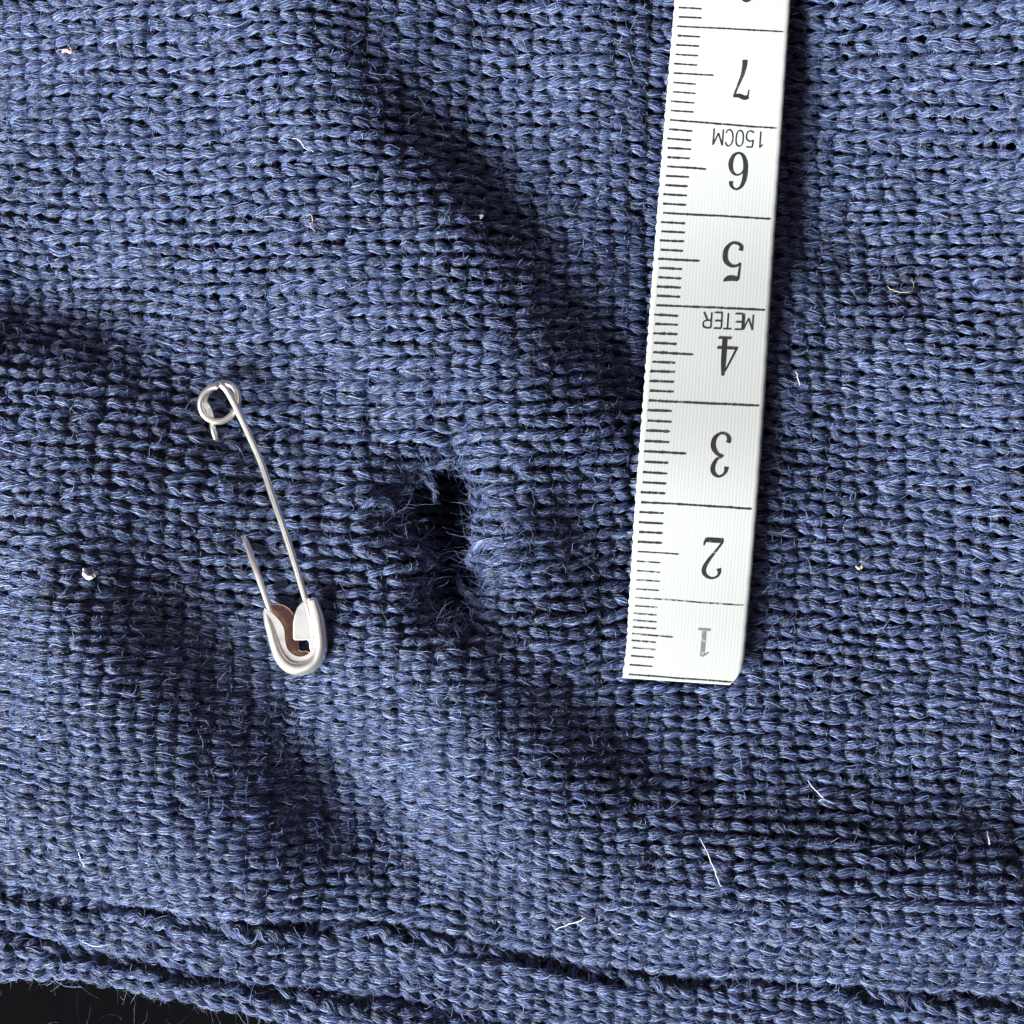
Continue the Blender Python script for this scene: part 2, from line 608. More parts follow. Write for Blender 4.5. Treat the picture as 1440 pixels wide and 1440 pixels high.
def knit_paths(surf, x0, x1, v0, v1, seed, cut=None):
    """one yarn per course, zigzagging across the wales; returns centre, side, up, keep arrays (courses, samples)"""
    r = np.random.default_rng(seed)
    nc = int((x1 - x0) / A_C)
    nw = int((v1 - v0) / B_W)
    t = np.arange(nw * K + 1) / K
    th = 2 * math.pi * t
    jx = np.repeat(r.normal(0, 0.014, (nc, nw + 1)), K, axis=1)[:, :nw * K + 1]
    jv = np.repeat(r.normal(0, 0.010, (nc, nw + 1)), K, axis=1)[:, :nw * K + 1]
    ker = np.hanning(K + 3)[1:-1]
    ker /= ker.sum()
    sm = lambda a: np.apply_along_axis(lambda q: np.convolve(q, ker, mode='same'), 1, a)
    jx, jv = sm(jx) * 1.6, sm(jv) * 1.6
    amp = 1 + sm(np.repeat(r.normal(0, 0.10, (nc, nw + 1)), K, axis=1)[:, :nw * K + 1])
    X = x0 + A_C * np.arange(nc)[:, None] + 0.132 * np.cos(th)[None] * amp + jx
    Vv = v0 + (B_W * t + 0.049 * np.sin(2 * th))[None] + jv
    Z = -0.052 * np.cos(2 * th)[None] * amp + 0.004 * r.normal(0, 1, (nc, 1))
    e = 0.02
    P, keep = surf(X, Vv)
    Pu = surf(X + e, Vv)[0] - P
    Pv = surf(X, Vv + e)[0] - P
    Nn = np.cross(Pu, Pv)
    Nn /= np.linalg.norm(Nn, axis=2)[..., None] + 1e-12
    C = P + Nn * Z[..., None]
    T = np.gradient(C, axis=1)
    T /= np.linalg.norm(T, axis=2)[..., None] + 1e-12
    S = np.cross(T, Nn)
    S /= np.linalg.norm(S, axis=2)[..., None] + 1e-12
    U = np.cross(S, T)
    rad = YR * (1 + sm(np.repeat(r.normal(0, 0.10, (nc, nw + 1)), K, axis=1)[:, :nw * K + 1]))
    rad = rad * (1 + 0.09 * noise2(P[..., 0], P[..., 1], seed + 50, 0.5))
    if cut is not None:
        keep = keep & (cut(C[..., 0], C[..., 1]) > 0)
    return C, S, U, rad, keep


def knit_mesh(name, W, mat, parent, sides=8):
    C, S, U, rad, keep = W
    nc, n, _ = C.shape
    ph = np.linspace(0, 2 * math.pi, sides, endpoint=False)
    lump = 1 + 0.10 * rng.normal(0, 1, (nc, n, sides))
    R = rad[..., None] * lump * 0.86
    V = C[:, :, None] + (R * np.cos(ph))[..., None] * S[:, :, None] + (R * np.sin(ph) * 0.92)[..., None] * U[:, :, None]
    idx = np.arange(nc * n * sides).reshape(nc, n, sides)
    ok = keep[:, :-1] & keep[:, 1:]
    a, b = idx[:, :-1], idx[:, 1:]
    F = np.stack([a, np.roll(a, -1, axis=2), np.roll(b, -1, axis=2), b], axis=-1)[ok]
    F = F.reshape(-1, 4)
    used = np.unique(F)
    remap = np.zeros(nc * n * sides, dtype=np.int64)
    remap[used] = np.arange(len(used))
    return mesh_np(name, V.reshape(-1, 3)[used], remap[F], mat, parent)


def hair_object(name, P, rad, mat, parent):
    """P (m, k, 3) points of m fibres, rad (m, k)"""
    m, k, _ = P.shape
    hc = bpy.data.hair_curves.new(name)
    hc.add_curves([k] * m)
    hc.attributes["position"].data.foreach_set("vector", np.asarray(P, dtype=np.float32).ravel())
    ra = hc.attributes.get("radius") or hc.attributes.new("radius", 'FLOAT', 'POINT')
    ra.data.foreach_set("value", np.asarray(rad, dtype=np.float32).ravel())
    hc.materials.append(mat)
    o = bpy.data.objects.new(name, hc)
    COL.objects.link(o)
    o.parent = parent
    o['kind'] = 'stuff'
    return o


def fibres(name, W, per_stitch, parent, seed):
    """fine wool fibres lying twisted along the yarns"""
    C, S, U, rad, keep = W
    r = np.random.default_rng(seed)
    nc, n, _ = C.shape
    m = int(nc * n / K * per_stitch)
    k = 7
    ci = r.integers(0, nc, m)
    span = r.integers(7, 17, m)
    st = (r.random(m) * (n - 1 - span)).astype(int)
    f = np.linspace(0, 1, k)
    ii = np.round(st[:, None] + span[:, None] * f).astype(int)
    good = keep[ci[:, None], ii].all(axis=1)
    ci, ii, span = ci[good], ii[good], span[good]
    m = len(ci)
    c = ci[:, None]
    phi = r.uniform(-0.6, math.pi + 0.6, m)[:, None] + (ii - ii[:, :1]) * 0.075 * 1.0 + r.normal(0, 0.12, (m, k)).cumsum(axis=1)
    rho = rad[c, ii] * (0.97 + 0.12 * r.random((m, 1)) + 0.05 * r.normal(0, 1, (m, k)))
    lift = (r.random((m, 1)) ** 5) * 0.9 * (f[None] ** 2)              # some ends stand off the yarn
    rho = rho * (1 + lift)
    P = C[c, ii] + (rho * np.cos(phi))[..., None] * S[c, ii] + (rho * np.sin(phi) * 0.95)[..., None] * U[c, ii]
    rr = r.uniform(0.0018, 0.0036, (m, 1)) * np.array([0.5, 0.9, 1, 1, 1, 0.9, 0.4])[None]
    return hair_object(name, P, rr, M_FIB, parent)


def fuzz(name, W, m, parent, seed, lmin=0.08, lmax=0.32, near=None, mat=None):
    """flyaway hairs standing out of the knit"""
    C, S, U, rad, keep = W
    r = np.random.default_rng(seed)
    nc, n, _ = C.shape
    tries = m * (3 if near is None else 160)
    ci = r.integers(0, nc, tries)
    st = r.integers(0, n, tries)
    top = (np.cos(4 * math.pi * st / K) < 0) & keep[ci, st]
    q0 = C[ci, st]
    py_ = 720 - q0[:, 1] * PPC
    px_ = 720 + q0[:, 0] * PPC
    top &= ~((py_ < 985) & (px_ > np.interp(py_, LY[::-1], LX[::-1]) - 18) & (px_ < np.interp(py_, RY[::-1], RX[::-1]) + 14))
    if near is not None:
        top &= near(C[ci, st][:, 0], C[ci, st][:, 1])
    ci, st = ci[top][:m], st[top][:m]
    m = len(ci)
    k = 9
    p = C[ci, st] + U[ci, st] * rad[ci, st][:, None] * 0.8
    n0 = U[ci, st]
    az = np.where(r.random(m) < 0.5, r.normal(-1.0, 0.5, m), r.uniform(0, 2 * math.pi, m))
    d = np.stack([np.cos(az), np.sin(az), np.zeros(m)], axis=-1) + n0 * r.uniform(0.1, 0.9, (m, 1))
    d /= np.linalg.norm(d, axis=1)[:, None]
    L = r.uniform(lmin, lmax, m) * (0.5 + r.random(m))
    P = np.zeros((m, k, 3))
    P[:, 0] = p
    bend = r.normal(0, 1, (m, 3)) * 0.28
    for q in range(1, k):
        d = d + bend + r.normal(0, 0.16, (m, 3)) - n0 * 0.10
        d /= np.linalg.norm(d, axis=1)[:, None]
        P[:, q] = P[:, q - 1] + d * (L / (k - 1))[:, None]
    rr = r.uniform(0.0009, 0.0021, (m, 1)) * np.linspace(1, 0.35, k)[None]
    return hair_object(name, P, rr, mat or M_FUZZ, parent)


# ------------------------------------------------------------------ the setting: dark cloth under the sweater
gxs = np.linspace(-40, 40, 81)
TX, TY = np.meshgrid(gxs, gxs, indexing='ij')
TZ = -2.2 + 0.05 * noise2(TX, TY, 31, 1.5)
ti = np.arange(81 * 81).reshape(81, 81)
tf = np.stack([ti[:-1, :-1], ti[1:, :-1], ti[1:, 1:], ti[:-1, 1:]], axis=-1).reshape(-1, 4)
ground = mesh_np("tabletop", np.stack([TX, TY, TZ], axis=-1).reshape(-1, 3), tf, M_DARK)
ground['kind'] = 'structure'
rg = np.random.default_rng(71)
PG = np.zeros((90, 9, 3))
PG[:, 0] = np.stack([rg.uniform(-6.5, -1.5, 90), rg.uniform(-6.6, -4.9, 90), np.full(90, -2.12)], axis=-1)
dg = np.concatenate([rg.normal(0, 1, (90, 2)), rg.uniform(0, 0.5, (90, 1))], axis=1)
bend = rg.normal(0, 0.3, (90, 3))
for q in range(1, 9):
    dg = dg + bend + rg.normal(0, 0.15, (90, 3))
    dg[:, 2] -= 0.12
    dg /= np.linalg.norm(dg, axis=1)[:, None]
    PG[:, q] = PG[:, q - 1] + dg * rg.uniform(0.03, 0.07, (90, 1))
PG[..., 2] = np.maximum(PG[..., 2], -2.17)
hair_object("loose_fibre", PG, rg.uniform(0.0010, 0.0020, (90, 1)) * np.ones((1, 9)), M_FIB, ground)

# ------------------------------------------------------------------ the sweater
sweater = empty("sweater", "navy blue wool knit sweater with a frayed hole, laid flat across the whole picture", "sweater", (0, 0, 0))
W_front = knit_paths(surf_front, -6.3, 6.3, -6.6, 6.9, 1, cut=hole_sd)
front = knit_mesh("front_panel", W_front, M_YARN, sweater)
fibres("yarn_fibre", W_front, 62, front, 2)
fuzz("fuzz", W_front, 8000, front, 3, 0.06, 0.22)
fuzz("short_fuzz", W_front, 240000, front, 33, 0.02, 0.075)
W_fold = knit_paths(surf_fold, -6.3, 6.3, -0.4, 3.0, 4)
fold = knit_mesh("hem_fold", W_fold, M_YARN, sweater)
fold['label'] = "rolled fold of knit along the lower edge, below the first dark crease"
fibres("yarn_fibre", W_fold, 62, fold, 5)
fuzz("fuzz", W_fold, 2500, fold, 6)
fuzz("short_fuzz", W_fold, 14000, fold, 36, 0.025, 0.10)
W_edge = knit_paths(surf_edge, -6.3, 1.5, -0.4, 2.6, 7)
edge = knit_mesh("hem_edge", W_edge, M_YARN, sweater)
edge['label'] = "lowest knit edge in the lower left corner, beside the black gap"
fibres("yarn_fibre", W_edge, 62, edge, 8)
fuzz("fuzz", W_edge, 1800, edge, 9)
fuzz("short_fuzz", W_edge, 9000, edge, 39, 0.025, 0.10)
W_back = knit_paths(surf_back, HOLE_C[0] - 1.6, HOLE_C[0] + 1.6, HOLE_C[1] - 1.8, HOLE_C[1] + 1.8, 10)
back = knit_mesh("back_panel", W_back, M_YARN, sweater)
fuzz("fuzz", W_back, 500, back, 12)

# torn yarn ends curling round the hole
fz = lambda x, y: hole_sd(x, y) < 0.16 + 0.16 * np.random.default_rng(5).random(np.shape(x)) + 0.35 * ((x - XY(705, 0)[0]) ** 2 + (y - XY(0, 768)[1]) ** 2 < 0.14)
fuzz("torn_fuzz", W_front, 600, front, 14, 0.10, 0.34, near=fz, mat=M_FIB)
fuzz("torn_fuzz", W_front, 2400, front, 15, 0.04, 0.16, near=fz, mat=M_FIB)


# thin strands straying into the hole
rh = np.random.default_rng(61)
mh = 420
ei = rh.integers(0, len(HOLE), mh)
tt = rh.random((mh, 1))
p0 = HOLE[ei] * (1 - tt) + HOLE[(ei + 1) % len(HOLE)] * tt
p0 = p0 + rh.normal(0, 0.03, p0.shape)
d0 = HOLE_C - p0 + rh.normal(0, 0.25, p0.shape)
d0 /= np.linalg.norm(d0, axis=1)[:, None]
PH = np.zeros((mh, 10, 3))
PH[:, 0, :2] = p0
PH[:, 0, 2] = height(p0[:, 0], p0[:, 1]) - rh.uniform(-0.02, 0.12, mh)
dd = np.concatenate([d0, rh.uniform(-0.8, 0.3, (mh, 1))], axis=1)
cu = rh.normal(0, 0.42, (mh, 3))
Lh = rh.uniform(0.06, 0.34, (mh, 1))
for q in range(1, 10):
    dd = dd + cu + rh.normal(0, 0.22, (mh, 3))
    dd /= np.linalg.norm(dd, axis=1)[:, None]
    PH[:, q] = PH[:, q - 1] + dd * Lh / 9
hair_object("torn_strand", PH, rh.uniform(0.0012, 0.0026, (mh, 1)) * np.linspace(1, 0.4, 10)[None], M_FIB, front)


def hz(px, py, up=0.0):
    x, y = XY(px, py)
    return float(height(x, y)) + up


def frayed(pts_px, r0, seed, label=None):
    """a broken yarn end: a soft core with its fibres splaying"""
    r = np.random.default_rng(seed)
    P = np.array([w3(px, py, hz(px, py, up)) for px, py, up in pts_px])
    P = catmull(P, 26)
    rad = r0 * (1 - 0.55 * np.linspace(0, 1, 26) ** 2) * (1 + 0.08 * r.normal(0, 1, 26))
    V, F = tube(P, rad * 0.72, 8)
    o = mesh_py("frayed_yarn", V, F, M_YARN, sweater, smooth=True)
    if label:
        o['label'] = label
    m, k = 320, 9
    T = np.gradient(P, axis=0)
    T /= np.linalg.norm(T, axis=1)[:, None]
    A = np.cross(T, (0.1, 0.2, 1.0))
    A /= np.linalg.norm(A, axis=1)[:, None]
    B = np.cross(A, T)
    st = r.integers(0, 15, m)
    ii = st[:, None] + np.arange(k)[None] + 2
    ph = r.uniform(0, 6.28, (m, 1)) + 0.25 * np.arange(k)[None] + r.normal(0, 0.32, (m, k)).cumsum(axis=1)
    rho = rad[ii] * (0.8 + 0.15 * r.random((m, 1)) + (r.random((m, 1)) ** 1.5) * 2.2 * np.linspace(0, 1, k)[None] ** 1.5)
    Q = P[ii] + (rho * np.cos(ph))[..., None] * A[ii] + (rho * np.sin(ph))[..., None] * B[ii]
    hair_object("yarn_fibre", Q, r.uniform(0.0015, 0.003, (m, 1)) * np.ones((1, k)), M_FIB, o)


frayed([(548, 768, .02), (570, 774, .08), (590, 780, .10), (603, 792, .06), (598, 806, .0)], 0.028, 42)
frayed([(586, 664, .02), (600, 674, .04), (612, 690, -.02), (610, 708, -.14)], 0.022, 44)
frayed([(676, 846, .02), (662, 838, .03), (648, 826, -.05), (642, 806, -.16)], 0.024, 46)
frayed([(716, 772, .02), (694, 762, .07), (672, 768, .09), (659, 784, .06), (663, 800, .0)], 0.026, 43)
frayed([(505, 718, .03), (522, 706, .12), (540, 704, .14), (552, 716, .12), (548, 732, .06)], 0.030, 51)

# ------------------------------------------------------------------ the tape measure


def smooth_interp(s, ys):
    s = np.asarray(s, dtype=float)
    m = np.gradient(ys, KS)
    i = np.clip(np.searchsorted(KS, s) - 1, 0, len(KS) - 2)
    h = KS[i + 1] - KS[i]
    t = (s - KS[i]) / h
    return ((2 * t ** 3 - 3 * t ** 2 + 1) * ys[i] + (t ** 3 - 2 * t ** 2 + t) * h * m[i]
            + (-2 * t ** 3 + 3 * t ** 2) * ys[i + 1] + (t ** 3 - t ** 2) * h * m[i + 1])


SS = np.linspace(-0.04, 8.6, 260)
prof = []
for s in SS:
    lx_, ly_ = smooth_interp(s, LX), smooth_interp(s, LY)
    rx_, ry_ = smooth_interp(s, RX), smooth_interp(s, RY)
    q = np.linspace(0, 1, 9)
    x, y = XY(lx_ + (rx_ - lx_) * q, ly_ + (ry_ - ly_) * q)
    prof.append(height(x, y).max() + 0.105)
prof = np.array(prof)
prof = np.array([prof[max(0, i - 22):i + 23].max() for i in range(len(prof))])
kw = np.hanning(121)
kw /= kw.sum()
pp = np.pad(prof, 60, mode='edge')
prof = np.maximum(np.convolve(pp, kw, mode='valid'), 0) * 0 + np.convolve(pp, kw, mode='valid') + 0.02
prof += 0.006 * np.sin(SS * 2.1 + 0.6)
prof += 0.10 * np.exp(-((SS - 2.3) / 0.8) ** 2)            # the tape stands off the cloth a little here


def tape_pt(s, w, up=0.0):
    """a place on the tape: s cm from its end, w from 0 (ticked edge) to 1"""
    s = np.asarray(s, dtype=float)
    w = np.asarray(w, dtype=float)
    px = smooth_interp(s, LX) * (1 - w) + smooth_interp(s, RX) * w
    py = smooth_interp(s, LY) * (1 - w) + smooth_interp(s, RY) * w
    z = np.interp(s, SS, prof) + up + 0.012 * np.sin(w * 3.1416) + 0.02 * (w - 0.5) * np.sin(s * 1.7 + 1.0)
    k = (H - z) / H / PPC
    return np.stack([(px - 720) * k, (720 - py) * k, z], axis=-1)


tape = empty("tape_measure", "white cloth tape measure with upside down numerals 1 to 8, right of the hole", "tape measure",
             tuple(tape_pt(0.0, 0.5)))
INV = -np.array(tape.location)
ns, nw_ = 870, 26
s_ = np.linspace(-0.035, 8.6, ns)
w_ = np.linspace(0, 1, nw_)
Sg, Wg = np.meshgrid(s_, w_, indexing='ij')
# bumpy selvedge on the ticked side, worn round corner at the end
scal = 0.008 * np.abs(np.sin(math.pi * 10 * Sg)) ** 0.7 + 0.002 * np.sin(Sg * 47)
Wedge = Wg + (1 - Wg) ** 6 * (0.008 - scal)
Wedge = Wedge + Wg ** 8 * 0.002 * np.sin(Sg * 23)
cut_ = np.clip((0.26 - (Sg + 0.035)) / 0.26, 0, 1) ** 2.2 * 0.085
Wedge = np.where(Wedge > 1 - cut_, 1 - cut_, Wedge)
TH = 0.03
topv = tape_pt(Sg, Wedge)
botv = topv - np.array([0, 0, TH])
rim = (np.minimum(Wg, 1 - Wg) < 1e-6)
V = np.concatenate([topv.reshape(-1, 3), botv.reshape(-1, 3)]) + INV
ix = np.arange(ns * nw_).reshape(ns, nw_)
F = [np.stack([ix[:-1, :-1], ix[:-1, 1:], ix[1:, 1:], ix[1:, :-1]], axis=-1).reshape(-1, 4)]
off = ns * nw_
F.append(np.stack([ix[:-1, :-1], ix[1:, :-1], ix[1:, 1:], ix[:-1, 1:]], axis=-1).reshape(-1, 4) + off)
for a, b in ((ix[1:, 0], ix[:-1, 0]), (ix[:-1, -1], ix[1:, -1]), (ix[0, :-1], ix[0, 1:]), (ix[-1, 1:], ix[-1, :-1])):
    F.append(np.stack([a, a + off, b + off, b], axis=-1))
UV = np.stack([np.tile(Wg.ravel(), 2), np.tile(Sg.ravel(), 2)], axis=-1)
mesh_np("band", V, np.concatenate(F), M_TAPE, tape, uv=UV)


def ribbon_on_tape(name, strokes, mat, label=None, lift=0.0035):
    """flat print: strokes are lists of (s, w, width in cm)"""
    V, F = [], []
    for si, st in enumerate(strokes):
        st = np.asarray(st, dtype=float)
        P = tape_pt(st[:, 0], st[:, 1], lift + si * 0.0006)
        T = np.gradient(P, axis=0)
        T[:, 2] = 0
        T /= np.linalg.norm(T, axis=1)[:, None] + 1e-12
        Nn = np.stack([-T[:, 1], T[:, 0], 0 * T[:, 0]], axis=-1)
        a = P + Nn * st[:, 2:3] / 2
        b = P - Nn * st[:, 2:3] / 2
        o = len(V)
        for k in range(len(P)):
            V += [a[k] + INV, b[k] + INV]
        for k in range(len(P) - 1):
            F.append((o + 2 * k + 1, o + 2 * k + 3, o + 2 * k + 2, o + 2 * k))
    ob = mesh_py(name, V, F, mat, tape)
    if label:
        ob['label'] = label
    return ob


r_t = np.random.default_rng(77)


def tick(s, w0, w1, wid, mat):
    n = max(6, int((w1 - w0) * 60))
    w = np.linspace(w0, w1, n)
    wobble = 0.0025 * np.cumsum(r_t.normal(0, 0.35, n)) * 0.6
    width = wid * (1 + 0.16 * r_t.normal(0, 1, n))
    width[-1] *= 0.8
    return [np.stack([np.full(n, s) + wobble, w, width], axis=-1)]


for i in range(0, 83):
    s = i / 10
    mat = M_WORN if 3 <= i <= 14 else M_INK
    wid = (0.015 if i < 8 else 0.013 if i < 16 else 0.021) if s < 6.1 else 0.017
    w0 = 0.035 + 0.02 * r_t.random()
    if i % 10 == 0:
        ribbon_on_tape("tick_mark", tick(s, w0, 0.955 if i else 0.93, wid * 0.92, mat), mat)
    elif i % 10 == 5:
        ribbon_on_tape("tick_mark", tick(s, w0, 0.385, wid, mat), mat)
    else:
        ribbon_on_tape("tick_mark", tick(s, w0, 0.238 + 0.008 * r_t.random(), wid, mat), mat)

DIGITS = {
    '1': [[(.2, .98, .09), (.2, .5, .10), (.2, .02, .09)], [(.05, .025, .045), (.35, .025, .045)], [(.05, .84, .03), (.13, .92, .04), (.2, .97, .05)]],
    '2': [[(.07, .73, .10), (.05, .82, .07), (.09, .93, .05), (.2, .98, .045), (.31, .92, .075), (.355, .78, .095), (.29, .57, .08), (.15, .31, .055),
           (.05, .12, .05), (.03, .05, .05)], [(.02, .055, .10), (.2, .055, .11), (.35, .055, .10)], [(.345, .03, .06), (.375, .12, .05), (.385, .2, .02)]],
    '3': [[(.06, .76, .10), (.07, .87, .07), (.14, .96, .05), (.23, .98, .05), (.32, .9, .085), (.335, .76, .095), (.27, .6, .065), (.15, .53, .045)],
          [(.14, .53, .045), (.27, .48, .065), (.36, .33, .10), (.345, .14, .095), (.23, .02, .05), (.11, .04, .05), (.05, .13, .08), (.06, .22, .10)]],
    '4': [[(.27, .99, .035), (.14, .63, .045), (.02, .28, .05)], [(.0, .28, .055), (.2, .28, .06), (.41, .28, .055)],
          [(.265, .99, .06), (.27, .6, .11), (.27, .02, .11)], [(.14, .025, .05), (.40, .025, .05)]],
    '5': [[(.07, .93, .08), (.2, .91, .11), (.30, .93, .10), (.36, .99, .03)], [(.075, .94, .05), (.06, .7, .045), (.055, .51, .04)],
          [(.055, .52, .04), (.13, .595, .05), (.25, .59, .065), (.355, .45, .10), (.355, .2, .10), (.25, .03, .06), (.12, .03, .055), (.05, .11, .075), (.06, .2, .10)]],
    '6': [[(.33, .78, .10), (.33, .87, .08), (.27, .96, .05), (.19, .98, .05), (.09, .87, .08), (.04, .62, .105), (.045, .28, .105), (.11, .08, .075), (.21, .015, .05),
           (.32, .1, .08), (.37, .3, .105), (.335, .5, .08), (.23, .6, .045), (.12, .55, .04), (.065, .42, .035)]],
    '7': [[(.02, .93, .10), (.12, .95, .12), (.25, .915, .10), (.385, .95, .05)], [(.035, .98, .03), (.02, .76, .03)],
          [(.375, .95, .04), (.29, .68, .05), (.2, .4, .075), (.165, .18, .10), (.165, .04, .11)]],
    '8': [[(.2, .55, .06), (.07, .68, .08), (.055, .84, .085), (.2, .98, .05), (.345, .84, .08), (.32, .68, .07), (.2, .55, .06), (.05, .36, .10), (.04, .18, .10),
           (.2, .02, .05), (.36, .18, .10), (.34, .38, .085), (.2, .55, .06)]],
}
LETTERS = {
    'M': [[(0, 0), (0, 1)], [(0, 1), (.3, .25)], [(.3, .25), (.6, 1)], [(.6, 1), (.6, 0)]],
    'E': [[(0, 0), (0, 1)], [(0, 1), (.5, 1)], [(0, .52), (.45, .52)], [(0, 0), (.5, 0)]],
    'T': [[(0, 1), (.56, 1)], [(.28, 1), (.28, 0)]],
    'R': [[(0, 0), (0, 1)], [(0, 1), (.34, 1), (.5, .9), (.5, .65), (.34, .54), (0, .53)], [(.25, .54), (.52, 0)]],
    '1': [[(.26, 0), (.26, 1)], [(.1, .8), (.26, 1)]],
    '5': [[(.46, 1), (.08, 1)], [(.08, 1), (.04, .56)], [(.04, .56), (.25, .64), (.46, .52), (.5, .3), (.42, .08), (.22, 0), (.02, .1)]],
    '0': [[(.25, 1), (.07, .85), (.02, .5), (.07, .15), (.25, 0), (.43, .15), (.48, .5), (.43, .85), (.25, 1)]],
    'C': [[(.48, .78), (.38, .96), (.24, 1), (.08, .85), (.02, .5), (.08, .15), (.24, 0), (.38, .04), (.48, .22)]],
}
WCM = 1.22                    # width of the tape in cm


def digit(ch, px_right, px_left, py_top, py_bot, mat, label):
    """the numeral stands on its head: its top is at py_bot"""
    s_of = lambda py, w: np.interp(-py, -(LY * (1 - w) + RY * w), KS)
    w0 = None
    cx, cy = (px_right + px_left) / 2, (py_top + py_bot) / 2
    w = 0.6
    for _ in range(4):
        s = float(s_of(cy, w))
        w = (cx - smooth_interp(s, LX)) / (smooth_interp(s, RX) - smooth_interp(s, LX))
    s_top, s_bot = float(s_of(py_bot, w)), float(s_of(py_top, w))       # glyph top, glyph foot
    hgt = s_bot - s_top
    wid = (px_right - px_left) / 163.0
    st = []
    for stroke in DIGITS[ch]:
        a = np.array(stroke, dtype=float)
        a = catmull(a, 8 * len(a)) if len(a) > 2 else a
        st.append(np.stack([s_bot - a[:, 1] * hgt, w + wid / 2 - a[:, 0] / 0.40 * wid, a[:, 2] * hgt * 1.15], axis=-1))
    ribbon_on_tape("numeral", st, mat, label, lift=0.004)


digit('8', 1064, 1039, -58, 3, M_INK, "black numeral 8, cut by the top of the picture")
digit('7', 1055, 1032, 82, 139, M_INK, "black numeral 7")
digit('6', 1050, 1025, 214, 267, M_INK, "black numeral 6")
digit('5', 1044, 1017, 341, 397, M_INK, "black numeral 5")
digit('4', 1036, 1009, 475, 530, M_INK, "black numeral 4")
digit('3', 1026, 1000, 609, 671, M_INK, "black numeral 3")
digit('2', 1016, 988, 755, 812, M_INK, "black numeral 2")
digit('1', 1000, 978, 885, 928, M_FADED, "faded numeral 1 near the end of the tape")


def lettering(text, px_right, px_left, py_top, py_bot):
    """small sans letters, upside down: the first letter is at the right"""
    n = len(text)
    for i, ch in enumerate(text):
        step = (px_right - px_left) / n
        xr = px_right - i * step
        py_shift = -(i + 0.5 - n / 2) * step * math.tan(math.radians(3.2))
        yt, yb = py_top + py_shift, py_bot + py_shift
        cx, cy = xr - step / 2, (yt + yb) / 2
        w = 0.6
        for _ in range(4):
            s = float(np.interp(-cy, -(LY * (1 - w) + RY * w), KS))
            w = (cx - smooth_interp(s, LX)) / (smooth_interp(s, RX) - smooth_interp(s, LX))
        hs = (yb - yt) / 132.0
        st = []
        for stroke in LETTERS[ch]:
            a = np.array(stroke, dtype=float)
            if len(a) > 2:
                a = catmull(a, 6 * len(a))
            st.append(np.stack([s + hs / 2 - a[:, 1] * hs, w + (0.27 - a[:, 0]) * hs * 0.92 / WCM, np.full(len(a), 0.0145)], axis=-1))
        ribbon_on_tape("printed_letter", st, M_INK, "small black letter " + ch if ch.isalpha() else "small black figure " + ch, lift=0.0045)


lettering("150CM", 1076, 1003, 183, 206)
lettering("METER", 1060, 987, 441, 463)

# ------------------------------------------------------------------ the safety pin
pz = hz(410, 890) + 0.14
pin = empty("safety_pin", "open looking silver safety pin threaded through the knit, left of the hole", "safety pin", tuple(w3(415, 890, pz)))
PIV = -np.array(pin.location)


def zp(zx, zy):                  # a place in the enlarged view of the pin
    return 250 + zx / 3.13, 500 + zy / 3.13


def wire(name, pts, rad, sides=14, n=90, cap=True):
    P = catmull(np.array(pts), n)
    V, F = tube(P, rad, sides)
    return mesh_py(name, V + PIV, F, M_STEEL, pin, smooth=True)


def pinpt(zx, zy, up):
    px, py = zp(zx, zy)
    return w3(px, py, hz(px, py) + 0.10 + up)


WR = 0.0345
shaft_pts = [pinpt(602, 1250, .13), pinpt(592, 1180, .12), pinpt(560, 1065, .13), pinpt(532, 970, .15), pinpt(498, 860, .17), pinpt(459, 740, .19), pinpt(417, 620, .20),
             pinpt(370, 480, .20), pinpt(320, 365, .20), pinpt(281, 280, .20), pinpt(250, 215, .21), pinpt(214, 152, .22), pinpt(182, 122, .22)]
wire("shaft", shaft_pts, WR, n=140)
cpx, cpy = zp(183, 207)
cz = hz(cpx, cpy) + 0.10
coil = []
for k in range(0, 61):
    f = k / 60
    ang = math.radians(92 + 445 * f)
    ox = -2.0 + 9.0 * min(1, max(0, (f - 0.45) / 0.3)) - 5.0 * max(0, (f - 0.8) / 0.2)
    oy = 2.5 - 6.0 * min(1, max(0, (f - 0.45) / 0.3)) + 2.0 * max(0, (f - 0.8) / 0.2)
    rx = 25.0 - 2.0 * f
    coil.append(w3(cpx + ox + rx * math.cos(ang), cpy + oy - rx * math.sin(ang), cz + 0.22 - 0.17 * f))
wire("coil", coil, WR, n=200)
last = coil[-1]
needle = [tuple(last), pinpt(146, 262, .02), pinpt(155, 320, .0), pinpt(165, 360, .0), pinpt(171, 385, -.05), pinpt(185, 430, -.2), pinpt(225, 590, -.30), pinpt(262, 700, -.30), pinpt(284, 770, -.16), pinpt(294, 802, -.02),
          pinpt(312, 850, .02), pinpt(345, 945, .08), pinpt(375, 1030, .09), pinpt(404, 1110, .08), pinpt(432, 1180, .08), pinpt(455, 1240, .08)]
P = catmull(np.array(needle), 150)
V, F = tube(P, np.concatenate([np.full(110, WR), np.linspace(WR, 0.006, 40)]) * 0.98 if False else WR * 0.98, 14)
mesh_py("needle", V + PIV, F, M_STEEL, pin, smooth=True)

# the cap: back sheet with its copper reflection painted on, two front flaps and the rounded rim round the foot
capz = max(hz(*zp(400, 1120)), hz(*zp(520, 1390)), hz(*zp(620, 1100))) + 0.10


